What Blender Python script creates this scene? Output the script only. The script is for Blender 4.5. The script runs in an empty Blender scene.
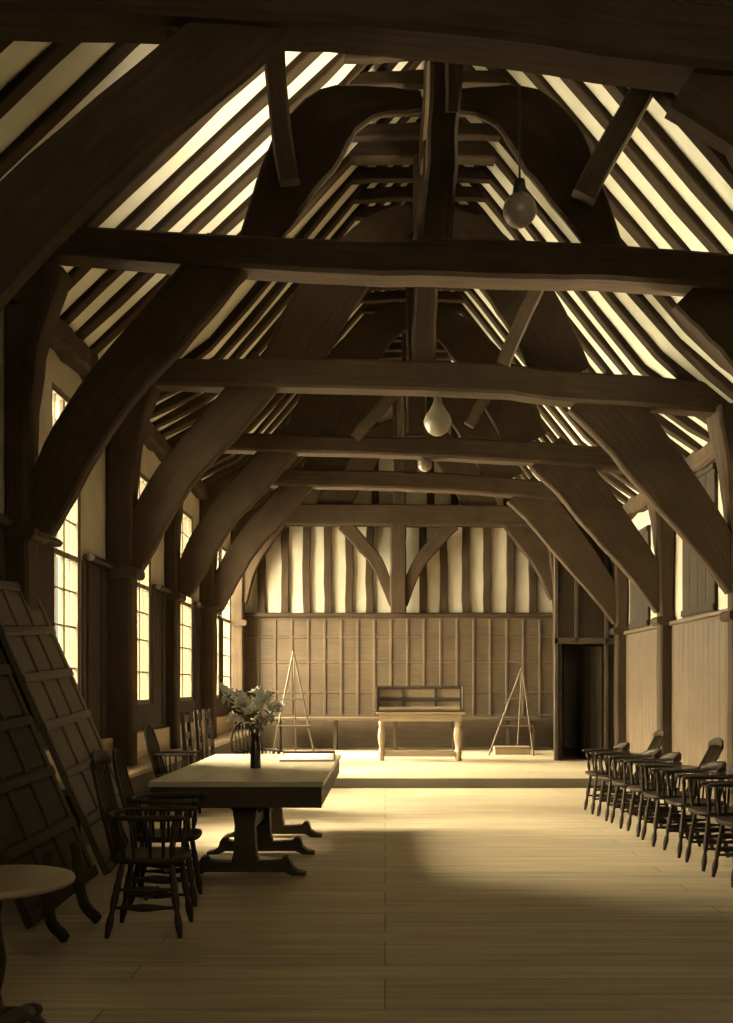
import bpy, bmesh, math, random
from mathutils import Vector, Matrix
random.seed(11)
S = bpy.context.scene
COL = S.collection
PI = math.pi
EYE = 1.45            # height of the camera above the hall floor

# ------------------------------------------------------------------ materials
def newmat(name):
    m = bpy.data.materials.new(name); m.use_nodes = True
    nt = m.node_tree; nt.nodes.clear()
    out = nt.nodes.new('ShaderNodeOutputMaterial')
    b = nt.nodes.new('ShaderNodeBsdfPrincipled')
    nt.links.new(b.outputs[0], out.inputs[0])
    return m, nt, b

def ramp(nt, fac, stops):
    r = nt.nodes.new('ShaderNodeValToRGB')
    e = r.color_ramp.elements
    e[0].position, e[0].color = stops[0][0], (*stops[0][1], 1)
    e[1].position, e[1].color = stops[-1][0], (*stops[-1][1], 1)
    for p, c in stops[1:-1]:
        k = e.new(p); k.color = (*c, 1)
    nt.links.new(fac, r.inputs[0])
    return r.outputs[0]

def mul(c, f): return tuple(x * f for x in c)

def wood(name, c, rough=.6, contrast=.45, sx=1.6, sy=26, bump=.25, spec=.35, coat=0):
    """timber grain: noise stretched along the length stored in the UV map"""
    m, nt, b = newmat(name)
    tc = nt.nodes.new('ShaderNodeTexCoord')
    mp = nt.nodes.new('ShaderNodeMapping'); mp.inputs['Scale'].default_value = (sx, sy, 1)
    nt.links.new(tc.outputs['UV'], mp.inputs[0])
    n = nt.nodes.new('ShaderNodeTexNoise'); n.inputs['Scale'].default_value = 1.0
    n.inputs['Detail'].default_value = 6; n.inputs['Roughness'].default_value = .62
    nt.links.new(mp.outputs[0], n.inputs['Vector'])
    n2 = nt.nodes.new('ShaderNodeTexNoise'); n2.inputs['Scale'].default_value = 2.3
    n2.inputs['Detail'].default_value = 3
    nt.links.new(tc.outputs['Object'], n2.inputs['Vector'])
    mx = nt.nodes.new('ShaderNodeMix'); mx.data_type = 'FLOAT'; mx.inputs[0].default_value = .4
    nt.links.new(n.outputs[0], mx.inputs[2]); nt.links.new(n2.outputs[0], mx.inputs[3])
    col = ramp(nt, mx.outputs[0], [(.3, mul(c, 1 - contrast)), (.52, c), (.72, mul(c, 1 + contrast))])
    nt.links.new(col, b.inputs['Base Color'])
    b.inputs['Roughness'].default_value = rough
    b.inputs['Specular IOR Level'].default_value = spec
    bp = nt.nodes.new('ShaderNodeBump'); bp.inputs['Strength'].default_value = bump
    bp.inputs['Distance'].default_value = .01
    nt.links.new(n.outputs[0], bp.inputs['Height']); nt.links.new(bp.outputs[0], b.inputs['Normal'])
    return m

def plain(name, c, rough=.6, var=.15, scale=6, bump=.1, spec=.3, metal=0):
    m, nt, b = newmat(name)
    tc = nt.nodes.new('ShaderNodeTexCoord')
    n = nt.nodes.new('ShaderNodeTexNoise'); n.inputs['Scale'].default_value = scale
    n.inputs['Detail'].default_value = 5
    nt.links.new(tc.outputs['Object'], n.inputs['Vector'])
    col = ramp(nt, n.outputs[0], [(.3, mul(c, 1 - var)), (.7, mul(c, 1 + var))])
    nt.links.new(col, b.inputs['Base Color'])
    b.inputs['Roughness'].default_value = rough; b.inputs['Metallic'].default_value = metal
    b.inputs['Specular IOR Level'].default_value = spec
    if bump:
        bp = nt.nodes.new('ShaderNodeBump'); bp.inputs['Strength'].default_value = bump
        bp.inputs['Distance'].default_value = .02
        nt.links.new(n.outputs[0], bp.inputs['Height']); nt.links.new(bp.outputs[0], b.inputs['Normal'])
    return m

def floor_material(name, c):
    m, nt, b = newmat(name)
    tc = nt.nodes.new('ShaderNodeTexCoord')
    br = nt.nodes.new('ShaderNodeTexBrick')
    br.inputs['Scale'].default_value = 1; br.offset = .37; br.offset_frequency = 3
    br.inputs['Brick Width'].default_value = 3.4; br.inputs['Row Height'].default_value = .235
    br.inputs['Mortar Size'].default_value = .004; br.inputs['Mortar Smooth'].default_value = .1
    br.inputs['Bias'].default_value = 0
    br.inputs['Color1'].default_value = (*mul(c, .86), 1); br.inputs['Color2'].default_value = (*mul(c, 1.1), 1)
    br.inputs['Mortar'].default_value = (*mul(c, .3), 1)
    nt.links.new(tc.outputs['Object'], br.inputs['Vector'])
    mp = nt.nodes.new('ShaderNodeMapping'); mp.inputs['Scale'].default_value = (1.2, 18, 1)
    nt.links.new(tc.outputs['Object'], mp.inputs[0])
    n = nt.nodes.new('ShaderNodeTexNoise'); n.inputs['Scale'].default_value = 1; n.inputs['Detail'].default_value = 7
    nt.links.new(mp.outputs[0], n.inputs['Vector'])
    g = ramp(nt, n.outputs[0], [(.3, (.68, .66, .63)), (.7, (1.12, 1.12, 1.12))])
    mx = nt.nodes.new('ShaderNodeMix'); mx.data_type = 'RGBA'; mx.blend_type = 'MULTIPLY'; mx.inputs[0].default_value = 1
    nt.links.new(br.outputs[0], mx.inputs[6]); nt.links.new(g, mx.inputs[7])
    nt.links.new(mx.outputs[2], b.inputs['Base Color'])
    b.inputs['Roughness'].default_value = .42; b.inputs['Specular IOR Level'].default_value = .45
    bp = nt.nodes.new('ShaderNodeBump'); bp.inputs['Strength'].default_value = .25; bp.inputs['Distance'].default_value = .01
    nt.links.new(n.outputs[0], bp.inputs['Height']); nt.links.new(bp.outputs[0], b.inputs['Normal'])
    return m

def glass_material(name):
    m = bpy.data.materials.new(name); m.use_nodes = True
    nt = m.node_tree; nt.nodes.clear()
    out = nt.nodes.new('ShaderNodeOutputMaterial')
    t = nt.nodes.new('ShaderNodeBsdfTransparent'); t.inputs[0].default_value = (.95, .95, .9, 1)
    g = nt.nodes.new('ShaderNodeBsdfGlossy'); g.inputs['Roughness'].default_value = .08
    mx = nt.nodes.new('ShaderNodeMixShader'); mx.inputs[0].default_value = .06
    nt.links.new(t.outputs[0], mx.inputs[1]); nt.links.new(g.outputs[0], mx.inputs[2])
    nt.links.new(mx.outputs[0], out.inputs[0])
    return m

M = dict(
    timber=wood('old_oak_timber', (.054, .0355, .0215), rough=.85, contrast=.45, bump=.5, spec=.15),
    rafter=wood('rafter_oak', (.044, .029, .0175), rough=.85, contrast=.5, bump=.4, spec=.12),
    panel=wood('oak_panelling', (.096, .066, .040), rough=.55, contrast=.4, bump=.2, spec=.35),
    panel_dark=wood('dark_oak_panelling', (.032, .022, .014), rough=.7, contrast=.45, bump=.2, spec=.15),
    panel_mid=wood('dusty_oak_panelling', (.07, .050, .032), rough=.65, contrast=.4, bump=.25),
    bench=wood('bench_oak', (.36, .27, .17), rough=.4, contrast=.3, bump=.15, spec=.5),
    chair=wood('chair_elm', (.030, .020, .012), rough=.5, contrast=.4, bump=.1, spec=.2, sx=3, sy=30),
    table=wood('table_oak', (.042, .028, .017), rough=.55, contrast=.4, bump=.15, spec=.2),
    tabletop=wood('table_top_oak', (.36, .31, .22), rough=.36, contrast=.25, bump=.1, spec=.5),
    sidetable=wood('side_table_oak', (.26, .19, .12), rough=.42, contrast=.3, bump=.1, spec=.5),
    casewood=wood('case_walnut', (.045, .031, .02), rough=.35, contrast=.4, bump=.1, spec=.5),
    easel=wood('easel_beech', (.13, .095, .06), rough=.55, contrast=.3, bump=.1),
    easel_dark=wood('easel_dark', (.07, .05, .032), rough=.55, contrast=.3, bump=.1),
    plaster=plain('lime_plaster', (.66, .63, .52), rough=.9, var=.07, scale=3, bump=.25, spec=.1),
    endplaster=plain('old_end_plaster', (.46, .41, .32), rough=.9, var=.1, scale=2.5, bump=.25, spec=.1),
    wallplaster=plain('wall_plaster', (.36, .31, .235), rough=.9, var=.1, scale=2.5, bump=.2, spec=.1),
    floor=floor_material('floor_boards', (.40, .325, .225)),
    frame=plain('window_paint', (.13, .10, .066), rough=.6, var=.1),
    glass=glass_material('window_glass'),
    opal=plain('opal_glass', (.20, .165, .12), rough=.35, var=.05, bump=0, spec=.5),
    iron=plain('black_iron', (.03, .024, .018), rough=.5, var=.2, bump=.1),
    vase=plain('dark_glaze', (.035, .026, .018), rough=.18, var=.2, bump=0, spec=.6),
    leaf=plain('leaf', (.58, .53, .36), rough=.55, var=.3, scale=20, bump=0),
    leaf_dark=plain('dark_leaf', (.34, .30, .19), rough=.55, var=.3, scale=20, bump=0),
    stem=plain('branch', (.06, .045, .028), rough=.7, var=.3, scale=30, bump=0),
    petal=plain('petal', (.85, .82, .72), rough=.6, var=.06, bump=0),
    paper=plain('drawing_paper', (.80, .75, .64), rough=.7, var=.03, bump=0),
)

# ------------------------------------------------------------------ mesh builder
def V(*a): return Vector(a)

def catmull(pts, n):
    pts = [Vector(p) for p in pts]
    if len(pts) < 3:
        a, b = pts[0], pts[-1]
        return [a.lerp(b, i / n) for i in range(n + 1)]
    P = [pts[0] * 2 - pts[1]] + pts + [pts[-1] * 2 - pts[-2]]
    L = len(pts) - 1; out = []
    for i in range(n + 1):
        t = i / n * L; k = min(int(t), L - 1); u = t - k
        a, b, c, d = P[k:k + 4]
        out.append(.5 * ((2 * b) + (c - a) * u + (2 * a - 5 * b + 4 * c - d) * u * u + (3 * b - a - 3 * c + d) * u ** 3))
    return out

def lerp_list(l, t):
    if not isinstance(l, (list, tuple)): return l
    x = t * (len(l) - 1); k = min(int(x), len(l) - 2)
    return l[k] + (l[k + 1] - l[k]) * (x - k)

class MB:
    def __init__(self):
        self.bm = bmesh.new(); self.uv = self.bm.loops.layers.uv.new('UVMap')

    def _rings(self, rings, us, per, caps=True, smooth=False, closed=False):
        bm, uv = self.bm, self.uv
        R = [[bm.verts.new(p) for p in r] for r in rings]
        n = len(R[0]); v0 = random.random() * 7
        cum = [0]
        for j in range(n):
            cum.append(cum[-1] + (Vector(rings[0][(j + 1) % n]) - Vector(rings[0][j])).length)
        pairs = list(range(len(R) - 1)) + ([len(R) - 1] if closed else [])
        for i in pairs:
            i2 = (i + 1) % len(R)
            ua, ub = us[i], (us[i2] if i2 else us[i] + (us[1] - us[0]))
            for j in range(n):
                k = (j + 1) % n
                try: f = bm.faces.new((R[i][j], R[i][k], R[i2][k], R[i2][j]))
                except ValueError: continue
                f.smooth = smooth
                for lp, c in zip(f.loops, ((ua, cum[j]), (ua, cum[j + 1]), (ub, cum[j + 1]), (ub, cum[j]))):
                    lp[uv].uv = (c[0], c[1] + v0)
        if caps and not closed:
            for r, u in ((R[0], us[0]), (R[-1], us[-1])):
                try: f = bm.faces.new(r)
                except ValueError: continue
                for lp in f.loops: lp[uv].uv = (u + lp.vert.co.x * .1, lp.vert.co.z + lp.vert.co.y)
        return R

    def loft(self, pts, w, h, side=(0, 1, 0), ch=.02, jit=0, seg=None, seed=None, smooth=False, twist=0):
        """squared timber with chamfered arrises along a path; w across `side`, h across the other way"""
        rnd = random.Random(seed if seed is not None else random.random())
        P = catmull(pts, seg) if seg else [Vector(p) for p in pts]
        n = len(P); side = Vector(side).normalized(); rings = []; us = []; u = rnd.random() * 20
        for i, p in enumerate(P):
            t = (P[min(i + 1, n - 1)] - P[max(i - 1, 0)]).normalized()
            s = (side - t * side.dot(t)).normalized(); nn = t.cross(s)
            f = i / max(1, n - 1)
            ww, hh = lerp_list(w, f), lerp_list(h, f)
            if jit:
                p = p + s * rnd.uniform(-jit, jit) * .6 + nn * rnd.uniform(-jit, jit)
                ww *= 1 + rnd.uniform(-jit, jit); hh *= 1 + rnd.uniform(-jit, jit) * 2
            c = min(ch, ww * .4, hh * .4); a, b = ww / 2, hh / 2
            oc = ((a, b - c), (a - c, b), (-a + c, b), (-a, b - c), (-a, -b + c), (-a + c, -b), (a - c, -b), (a, -b + c))
            if c < 1e-4: oc = ((a, b), (-a, b), (-a, -b), (a, -b))
            rings.append([p + s * x + nn * y for x, y in oc])
            if i: u += (P[i] - P[i - 1]).length
            us.append(u)
        self._rings(rings, us, 0, smooth=smooth)
        return self

    def box(self, a, b, ch=.004):
        a, b = Vector(a), Vector(b); d = b - a; c = (a + b) / 2
        ax = max(range(3), key=lambda i: abs(d[i]))
        o1, o2 = [(1, 2), (0, 2), (0, 1)][ax]
        p0, p1 = c.copy(), c.copy(); p0[ax] = a[ax]; p1[ax] = b[ax]
        side = V(0, 0, 0); side[o1] = 1
        ww, hh = abs(d[o1]), abs(d[o2])
        return self.loft([p0, p1], ww, hh, side=side, ch=min(ch, abs(d[ax]) * .3))

    def tube(self, pts, r, n=8, seg=None, smooth=True, flat=1.0, closed=False):
        P = catmull(pts, seg) if seg else [Vector(p) for p in pts]
        m = len(P); rings = []; us = []; u = random.random() * 9
        ref = V(0, 0, 1) if abs((P[-1] - P[0]).normalized().z) < .8 else V(1, 0, 0)
        for i, p in enumerate(P):
            if closed: t = (P[(i + 1) % m] - P[i - 1]).normalized()
            else: t = (P[min(i + 1, m - 1)] - P[max(i - 1, 0)]).normalized()
            s = ref - t * ref.dot(t)
            s = s.normalized() if s.length > 1e-4 else V(0, 1, 0)
            nn = t.cross(s); rr = lerp_list(r, i / max(1, m - 1))
            rings.append([p + s * math.cos(q) * rr * flat + nn * math.sin(q) * rr for q in [2 * PI * j / n for j in range(n)]])
            if i: u += (P[i] - P[i - 1]).length
            us.append(u)
        self._rings(rings, us, 0, smooth=smooth, closed=closed)
        return self

    def lathe(self, prof, c=(0, 0, 0), n=20, smooth=True, sx=1, sy=1):
        c = Vector(c); rings = []; us = []
        for r, z in prof:
            rings.append([c + V(r * sx * math.cos(2 * PI * j / n), r * sy * math.sin(2 * PI * j / n), z) for j in range(n)])
            us.append(z)
        self._rings(rings, us, 0, smooth=smooth)
        return self

    def prism(self, poly, thick, plane='XZ', off=0.0, ch=.0):
        """flat outline given a real thickness, centred on off"""
        bm = self.bm
        def pt(a, b, t): return {'XZ': (a, t, b), 'YZ': (t, a, b), 'XY': (a, b, t)}[plane]
        A = [bm.verts.new(pt(a, b, off - thick / 2)) for a, b in poly]
        B = [bm.verts.new(pt(a, b, off + thick / 2)) for a, b in poly]
        fs = [bm.faces.new(A), bm.faces.new(list(reversed(B)))]
        n = len(poly)
        for i in range(n): fs.append(bm.faces.new((A[i], B[i], B[(i + 1) % n], A[(i + 1) % n])))
        u0 = random.random() * 9
        for f in fs:
            for lp in f.loops:
                co = lp.vert.co
                q = {'XZ': (co.x, co.z + co.y), 'YZ': (co.y, co.z + co.x), 'XY': (co.x, co.y + co.z)}[plane]
                lp[self.uv].uv = (q[0] + u0, q[1])
        return self

    def quad(self, a, b, c, d):
        f = self.bm.faces.new([self.bm.verts.new(p) for p in (a, b, c, d)])
        for lp, q in zip(f.loops, ((0, 0), (1, 0), (1, 1), (0, 1))): lp[self.uv].uv = q
        return f

    def blob(self, c, r, sub=2, scale=(1, 1, 1)):
        mt = Matrix.Translation(Vector(c)) @ Matrix.Diagonal((*scale, 1))
        res = bmesh.ops.create_icosphere(self.bm, subdivisions=sub, radius=r, matrix=mt)
        for v in res['verts']:
            for f in v.link_faces: f.smooth = True
        return self

    def build(self, name, mat, parent=None, shift=False):
        bmesh.ops.recalc_face_normals(self.bm, faces=self.bm.faces)
        if shift and parent is not None:
            bmesh.ops.translate(self.bm, verts=self.bm.verts, vec=-parent.location)
        me = bpy.data.meshes.new(name); self.bm.to_mesh(me); self.bm.free()
        me.materials.append(M[mat] if isinstance(mat, str) else mat)
        o = bpy.data.objects.new(name, me); COL.objects.link(o)
        if parent is not None: o.parent = parent
        return o

def tag(o, label, cat, group=None, kind=None):
    o['label'] = label; o['category'] = cat
    if group: o['group'] = group
    if kind: o['kind'] = kind
    return o

def thing(name, label, cat, loc=(0, 0, 0), rz=0, group=None, kind=None, rot=None):
    o = bpy.data.objects.new(name, None); COL.objects.link(o)
    o.empty_display_size = .1
    o.location = loc; o.rotation_euler = rot if rot else (0, 0, rz)
    return tag(o, label, cat, group, kind)

def dup(root, loc, rz, label, group=None):
    r = root.copy(); COL.objects.link(r); r.location = loc; r.rotation_euler = (0, 0, rz)
    r['label'] = label
    if group: r['group'] = group
    for ch in list(root.children):
        c = ch.copy(); COL.objects.link(c); c.parent = r
        for g in list(ch.children):
            d = g.copy(); COL.objects.link(d); d.parent = c
    return r

ORD = 'first second third fourth fifth sixth seventh eighth ninth tenth eleventh twelfth'.split()

def wall_slab(mb, axis, p0, p1, ua, ub, za, zb, holes):
    """wall slab between planes p0..p1 on `axis` ('X' or 'Y'), with real rectangular openings (u0,u1,z0,z1)"""
    us = sorted({ua, ub} | {h[i] for h in holes for i in (0, 1)}); zs = sorted({za, zb} | {h[i] for h in holes for i in (2, 3)})
    us = [u for u in us if ua <= u <= ub]; zs = [z for z in zs if za <= z <= zb]
    nu, nz = len(us) - 1, len(zs) - 1
    def solid(i, j):
        if i < 0 or j < 0 or i >= nu or j >= nz: return False
        u, z = (us[i] + us[i + 1]) / 2, (zs[j] + zs[j + 1]) / 2
        return not any(h[0] < u < h[1] and h[2] < z < h[3] for h in holes)
    def pt(p, u, z): return V(p, u, z) if axis == 'X' else V(u, p, z)
    def face(*q):
        f = mb.bm.faces.new([mb.bm.verts.new(c) for c in q])
        for lp in f.loops:
            co = lp.vert.co; lp[mb.uv].uv = (co.z, co.y + co.x)
    for i in range(nu):
        for j in range(nz):
            if not solid(i, j): continue
            a, b, c, d = us[i], us[i + 1], zs[j], zs[j + 1]
            for p in (p0, p1): face(pt(p, a, c), pt(p, b, c), pt(p, b, d), pt(p, a, d))
            if not solid(i - 1, j): face(pt(p0, a, c), pt(p1, a, c), pt(p1, a, d), pt(p0, a, d))
            if not solid(i + 1, j): face(pt(p0, b, c), pt(p1, b, c), pt(p1, b, d), pt(p0, b, d))
            if not solid(i, j - 1): face(pt(p0, a, c), pt(p0, b, c), pt(p1, b, c), pt(p1, a, c))
            if not solid(i, j + 1): face(pt(p0, a, d), pt(p0, b, d), pt(p1, b, d), pt(p1, a, d))
    bmesh.ops.remove_doubles(mb.bm, verts=mb.bm.verts, dist=1e-5)
    return mb

# ------------------------------------------------------------------ the setting
XL, XR = -3.15, 4.15        # inner faces of the side walls
YN, YE = -2.5, 20.9         # wall behind the camera, end wall
TRUSS_D = [5.35, 8.4, 11.4, 14.4, 17.1, 20.55]
WIN = [(9.45, 10.35, 1.2, 4.32), (12.45, 13.45, 1.2, 4.2), (15.0, 16.4, 1.2, 4.2), (17.75, 19.05, 1.2, 4.15), (19.3, 20.45, 1.2, 4.15)]

FILL_HOLE_R = [(8.75, 11.0, 2.4, 4.1)]  # unseen opening added to let fill light onto the left roof slope
def struct(mb, name, mat, label, cat):
    return tag(mb.build(name, mat), label, cat, kind='structure')

struct(MB().box((XL - .3, YN - .2, -.15), (XR + .3, YE + .3, 0), ch=0), 'floor', 'floor', 'wide oak floor boards laid across the hall', 'floor')
struct(MB().box((XL, 14.1, .001), (XR, YE, .14), ch=.012), 'floor_dais', 'floor', 'low boarded dais filling the far end of the hall', 'dais')
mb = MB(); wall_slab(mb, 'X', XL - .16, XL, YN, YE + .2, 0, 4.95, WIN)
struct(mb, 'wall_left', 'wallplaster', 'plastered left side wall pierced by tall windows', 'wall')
mb = MB(); wall_slab(mb, 'X', XR, XR + .3, YN, YE + .2, 0, 4.5, FILL_HOLE_R)
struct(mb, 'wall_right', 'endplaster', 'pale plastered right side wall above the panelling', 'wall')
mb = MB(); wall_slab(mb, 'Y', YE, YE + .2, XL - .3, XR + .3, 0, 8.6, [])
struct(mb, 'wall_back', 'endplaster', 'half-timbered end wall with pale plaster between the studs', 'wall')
mb = MB(); wall_slab(mb, 'Y', YN - .2, YN, XL - .3, XR + .3, 0, 8.6, [(-.6, 1.8, 2.2, 4.4)])  # opening cut for the added fill window
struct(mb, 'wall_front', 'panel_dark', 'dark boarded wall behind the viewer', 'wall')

def mix(a, b, t): return tuple(x + (y - x) * t for x, y in zip(a, b))
def prof(D):
    t = min(1, max(0, (D - 11.0) / .8))
    L = [(-3.2, 3.38), mix((-1.85, 4.66), (-2.1, 4.02), t), (-.42, 6.0)]
    R = [(4.15, 2.95), mix((3.2, 3.76), (3.05, 3.78), t), (1.25, 6.05)]
    return L, R, (.42, 6.95)

# roof plaster laid on the backs of the rafters
def roofline(D, off):
    L, R, rg = prof(D)
    pts = [(L[0][0] - .45, L[0][1] - .42)] + L + [rg] + R[::-1] + [(R[0][0] + .5, R[0][1] - .42)]
    out = []
    for i, p in enumerate(pts):
        a, b = pts[max(0, i - 1)], pts[min(len(pts) - 1, i + 1)]
        t = Vector((b[0] - a[0], b[1] - a[1])).normalized()
        out.append((p[0] - t.y * off, p[1] + t.x * off))
    return out
mb = MB(); rows = []
Ds = [YN - .1, 2, 5, 8, 10.9, 11.2, 11.5, 11.9, 14, 17, YE + .1]
for off in (.0, .2):
    rows.append([[mb.bm.verts.new((x, D, h + EYE)) for x, h in roofline(D, off)] for D in Ds])
for lay in rows:
    for i in range(len(Ds) - 1):
        for j in range(len(lay[0]) - 1):
            mb.bm.faces.new((lay[i][j], lay[i + 1][j], lay[i + 1][j + 1], lay[i][j + 1]))
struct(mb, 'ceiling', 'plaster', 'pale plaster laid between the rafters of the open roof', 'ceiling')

# windows in the left wall
win_lab = ['tall window with small panes nearest the viewer, above the leaning panels', 'tall window between the second and third left posts, mostly hidden',
           'bright tall window beside the tall-backed chairs', 'tall window near the left end of the dais', 'last tall window tight in the far left corner']
for i, (y0, y1, z0, z1) in enumerate(WIN):
    w = thing('window_%d' % (i + 1), win_lab[i], 'window', (XL - .05, (y0 + y1) / 2, z0), kind='structure')
    f = MB(); x = XL - .05
    for a in (y0 + .03, y1 - .03): f.box((x - .035, a - .03, z0), (x + .04, a + .03, z1))
    for z in (z0 + .03, z1 - .03): f.box((x - .035, y0, z - .03), (x + .04, y1, z + .03))
    for a, b in ((y0, y0 + .02), (y1 - .02, y1)): f.box((XL - .158, a, z0), (XL + .002, b, z1), ch=0)
    for a, b in ((z0, z0 + .02), (z1 - .02, z1)): f.box((XL - .158, y0 + .021, a), (XL + .002, y1 - .021, b), ch=0)
    f.build('window_frame', 'frame', w, True)
    f = MB(); n = 2 if y1 - y0 > .7 else 1
    for k in range(1, n):
        a = y0 + (y1 - y0) * k / n; f.box((x - .025, a - .02, z0 + .05), (x + .025, a + .02, z1 - .05))
    f.box((x - .03, y0 + .04, 2.71), (x + .03, y1 - .04, 2.77))
    f.build('mullion', 'frame', w, True)
    f = MB(); m = 4
    for k in range(1, m):
        a = y0 + (y1 - y0) * k / m
        if k * n % m: f.box((x - .012, a - .008, z0 + .05), (x + .012, a + .008, z1 - .05), ch=0)
    for z in (1.62, 2.04, 2.4, 3.1, 3.5, 3.85): f.box((x - .012, y0 + .05, z - .009), (x + .012, y1 - .05, z + .009), ch=0)
    f.build('glazing_bars', 'frame', w, True)
    g = MB(); g.quad((x, y0 + .04, z0 + .04), (x, y1 - .04, z0 + .04), (x, y1 - .04, z1 - .04), (x, y0 + .04, z1 - .04))
    g.build('pane', 'glass', w, True)

w = thing('window_6', 'unseen window added behind the viewer to admit fill light', 'window', (.6, YN - .1, 2.2), kind='structure')  # unseen window, added with its lamp to lift the dark near beams
f = MB(); y_ = YN - .1
for a in (-.57, .2, 1.0, 1.77): f.box((a - .03, y_ - .04, 2.2), (a + .03, y_ + .04, 4.4))
for z in (2.23, 3.3, 4.37): f.box((-.6, y_ - .035, z - .03), (1.8, y_ + .035, z + .03))
f.build('window_frame', 'frame', w, True)
g = MB(); g.quad((-.56, y_, 2.24), (1.76, y_, 2.24), (1.76, y_, 4.36), (-.56, y_, 4.36)); g.build('pane', 'glass', w, True)

# oak panelling on the left wall up to the rail, cut round the windows
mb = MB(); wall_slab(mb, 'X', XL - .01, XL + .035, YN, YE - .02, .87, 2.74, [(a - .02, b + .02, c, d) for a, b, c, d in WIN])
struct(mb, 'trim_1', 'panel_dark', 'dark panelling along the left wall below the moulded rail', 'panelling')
mb = MB(); edges = [YN] + [v for w in WIN for v in (w[0] - .06, w[1] + .06)] + [YE - .03]
for a, b in zip(edges[::2], edges[1::2]):
    if b - a > .15:
        mb.loft([(XL + .06, a, 2.78), (XL + .06, b, 2.78)], .13, .07, side=(1, 0, 0), ch=.025)
struct(mb, 'trim_2', 'panel_dark', 'moulded rail capping the left panelling', 'rail')
mb = MB()
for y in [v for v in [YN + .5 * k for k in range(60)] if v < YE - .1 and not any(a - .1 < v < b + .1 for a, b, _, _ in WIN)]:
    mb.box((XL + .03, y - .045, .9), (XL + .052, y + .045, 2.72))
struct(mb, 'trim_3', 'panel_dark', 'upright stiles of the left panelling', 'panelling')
# low ledge under the windows
mb = MB(); mb.box((XL - .005, 8.6, .02), (XL + .09, YE - .02, .86), ch=.01)
struct(mb, 'baseboard_left', 'bench', 'pale boarded base with a ledge under the left windows', 'ledge')

# right wall panelling
mb = MB(); mb.box((XR - .05, YN, 0), (XR + .005, 17.3, 2.3), ch=.004)
for k in range(60):
    y = 5 + k * .21
    if y < 17.1: mb.box((XR - .055, y - .1, .15), (XR - .045, y + .1, 2.27), ch=.004)
mb.loft([(XR - .06, YN, 2.33), (XR - .06, 17.3, 2.33)], .1, .06, side=(1, 0, 0), ch=.015)
mb.box((XR - .075, YN, 0), (XR - .04, 17.3, .16), ch=.01)
struct(mb, 'trim_4', 'panel', 'tall oak board panelling along the right wall behind the chairs', 'panelling')

# end wall wainscot
WE = YE - .001
mb = MB(); mb.box((XL + .02, WE - .05, .14), (3.62, WE, 2.86), ch=.003)
struct(mb, 'trim_5', 'panel', 'tall oak wainscot across the end wall', 'wainscot')
mb = MB()
x = -2.98
while x < 3.6:
    mb.box((x - .03, WE - .075, .8), (x + .03, WE - .045, 2.8), ch=.01); x += .345
for z in (2.45, 1.93, 1.3, .82):
    mb.box((XL + .03, WE - .07, z - .03), (3.6, WE - .045, z + .03), ch=.01)
struct(mb, 'trim_6', 'panel', 'muntins and rails framing the end wainscot panels', 'wainscot')
mb = MB(); mb.loft([(XL, WE - .1, 2.9), (3.62, WE - .1, 2.9)], .18, .1, side=(0, 1, 0), ch=.03)
struct(mb, 'trim_7', 'timber', 'heavy oak rail on top of the end wainscot', 'rail')

# studs of the end wall, each one timber
studs = [262, 285, 307, 328, 349, 370, 423, 443, 466, 487, 510, 533]
for i, px in enumerate(studs):
    X = (px - 385) / 47.9
    hgt = 4.74
    mb = MB().loft([(X, YE - .03, 2.92), (X + .015 * math.sin(i * 2.1), YE - .03, 3.9), (X, YE - .03, hgt)], .1, .16, side=(0, 1, 0), ch=.012, seg=6, jit=.01, seed=i)
    side = 'left' if px < 398 else 'right'
    order = i if px < 398 else 11 - i
    nm = ORD[order]
    tag(mb.build('stud', 'timber'), '%s upright stud from the %s corner of the plastered end wall' % (nm, side), 'stud', 'studs of the end wall')
gx = [-2.4, -1.8, -1.25, -.75, -.2, .95, 1.45, 2.0, 2.55, 3.1]
for i, X in enumerate(gx):
    t = min((X + 3.2) * .95, (4.1 - X) * 1.0)
    top = min(3.5 + t, 6.2) + EYE
    side = 'left' if X < .3 else 'right'
    order = i if X < .3 else 9 - i
    mb = MB().loft([(X, YE - .03, 5.1), (X, YE - .03, top)], .1, .15, side=(0, 1, 0), ch=.012, seg=5, jit=.01, seed=50 + i)
    tag(mb.build('gable_stud', 'timber'), '%s gable stud from the %s above the end tie beam' % (ORD[order], side), 'stud', 'studs of the end gable')

# ------------------------------------------------------------------ roof trusses
truss_label = ['nearest roof truss, its black tie beam crossing the top of the view',
               'second roof truss from the viewer with dark beam and two slanting struts',
               'third roof truss, its beam carrying the large pear-shaped lamp',
               'fourth roof truss, its beam above the front edge of the dais',
               'fifth roof truss standing over the dais by the doorway',
               'end roof truss set against the plastered gable wall']
TIE = [
    [(-3.3, 3.74, .36), (-1, 3.66, .34), (.24, 3.58, .33), (1.86, 3.37, .33), (4.3, 3.18, .34)],
    [(-3.3, 3.73, .25), (-2.6, 3.68, .24), (-.55, 3.55, .28), (1, 3.53, .32), (2.1, 3.48, .29), (4.3, 3.33, .29)],
    [(-3.3, 3.55, .3), (-2.6, 3.53, .3), (-.5, 3.51, .33), (1.2, 3.46, .33), (2, 3.38, .34), (2.9, 3.32, .34), (4.3, 3.2, .33)],
    [(-3.3, 3.5, .26), (-2.3, 3.48, .25), (0, 3.41, .25), (1.1, 3.38, .3), (2.85, 3.27, .3), (4.3, 3.12, .3)],
    [(-3.3, 3.55, .27), (-1.5, 3.52, .28), (.5, 3.47, .3), (2, 3.38, .3), (4.3, 3.12, .3)],
    [(-3.3, 3.5, .42), (.3, 3.48, .44), (4.3, 3.45, .42)]]
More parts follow.
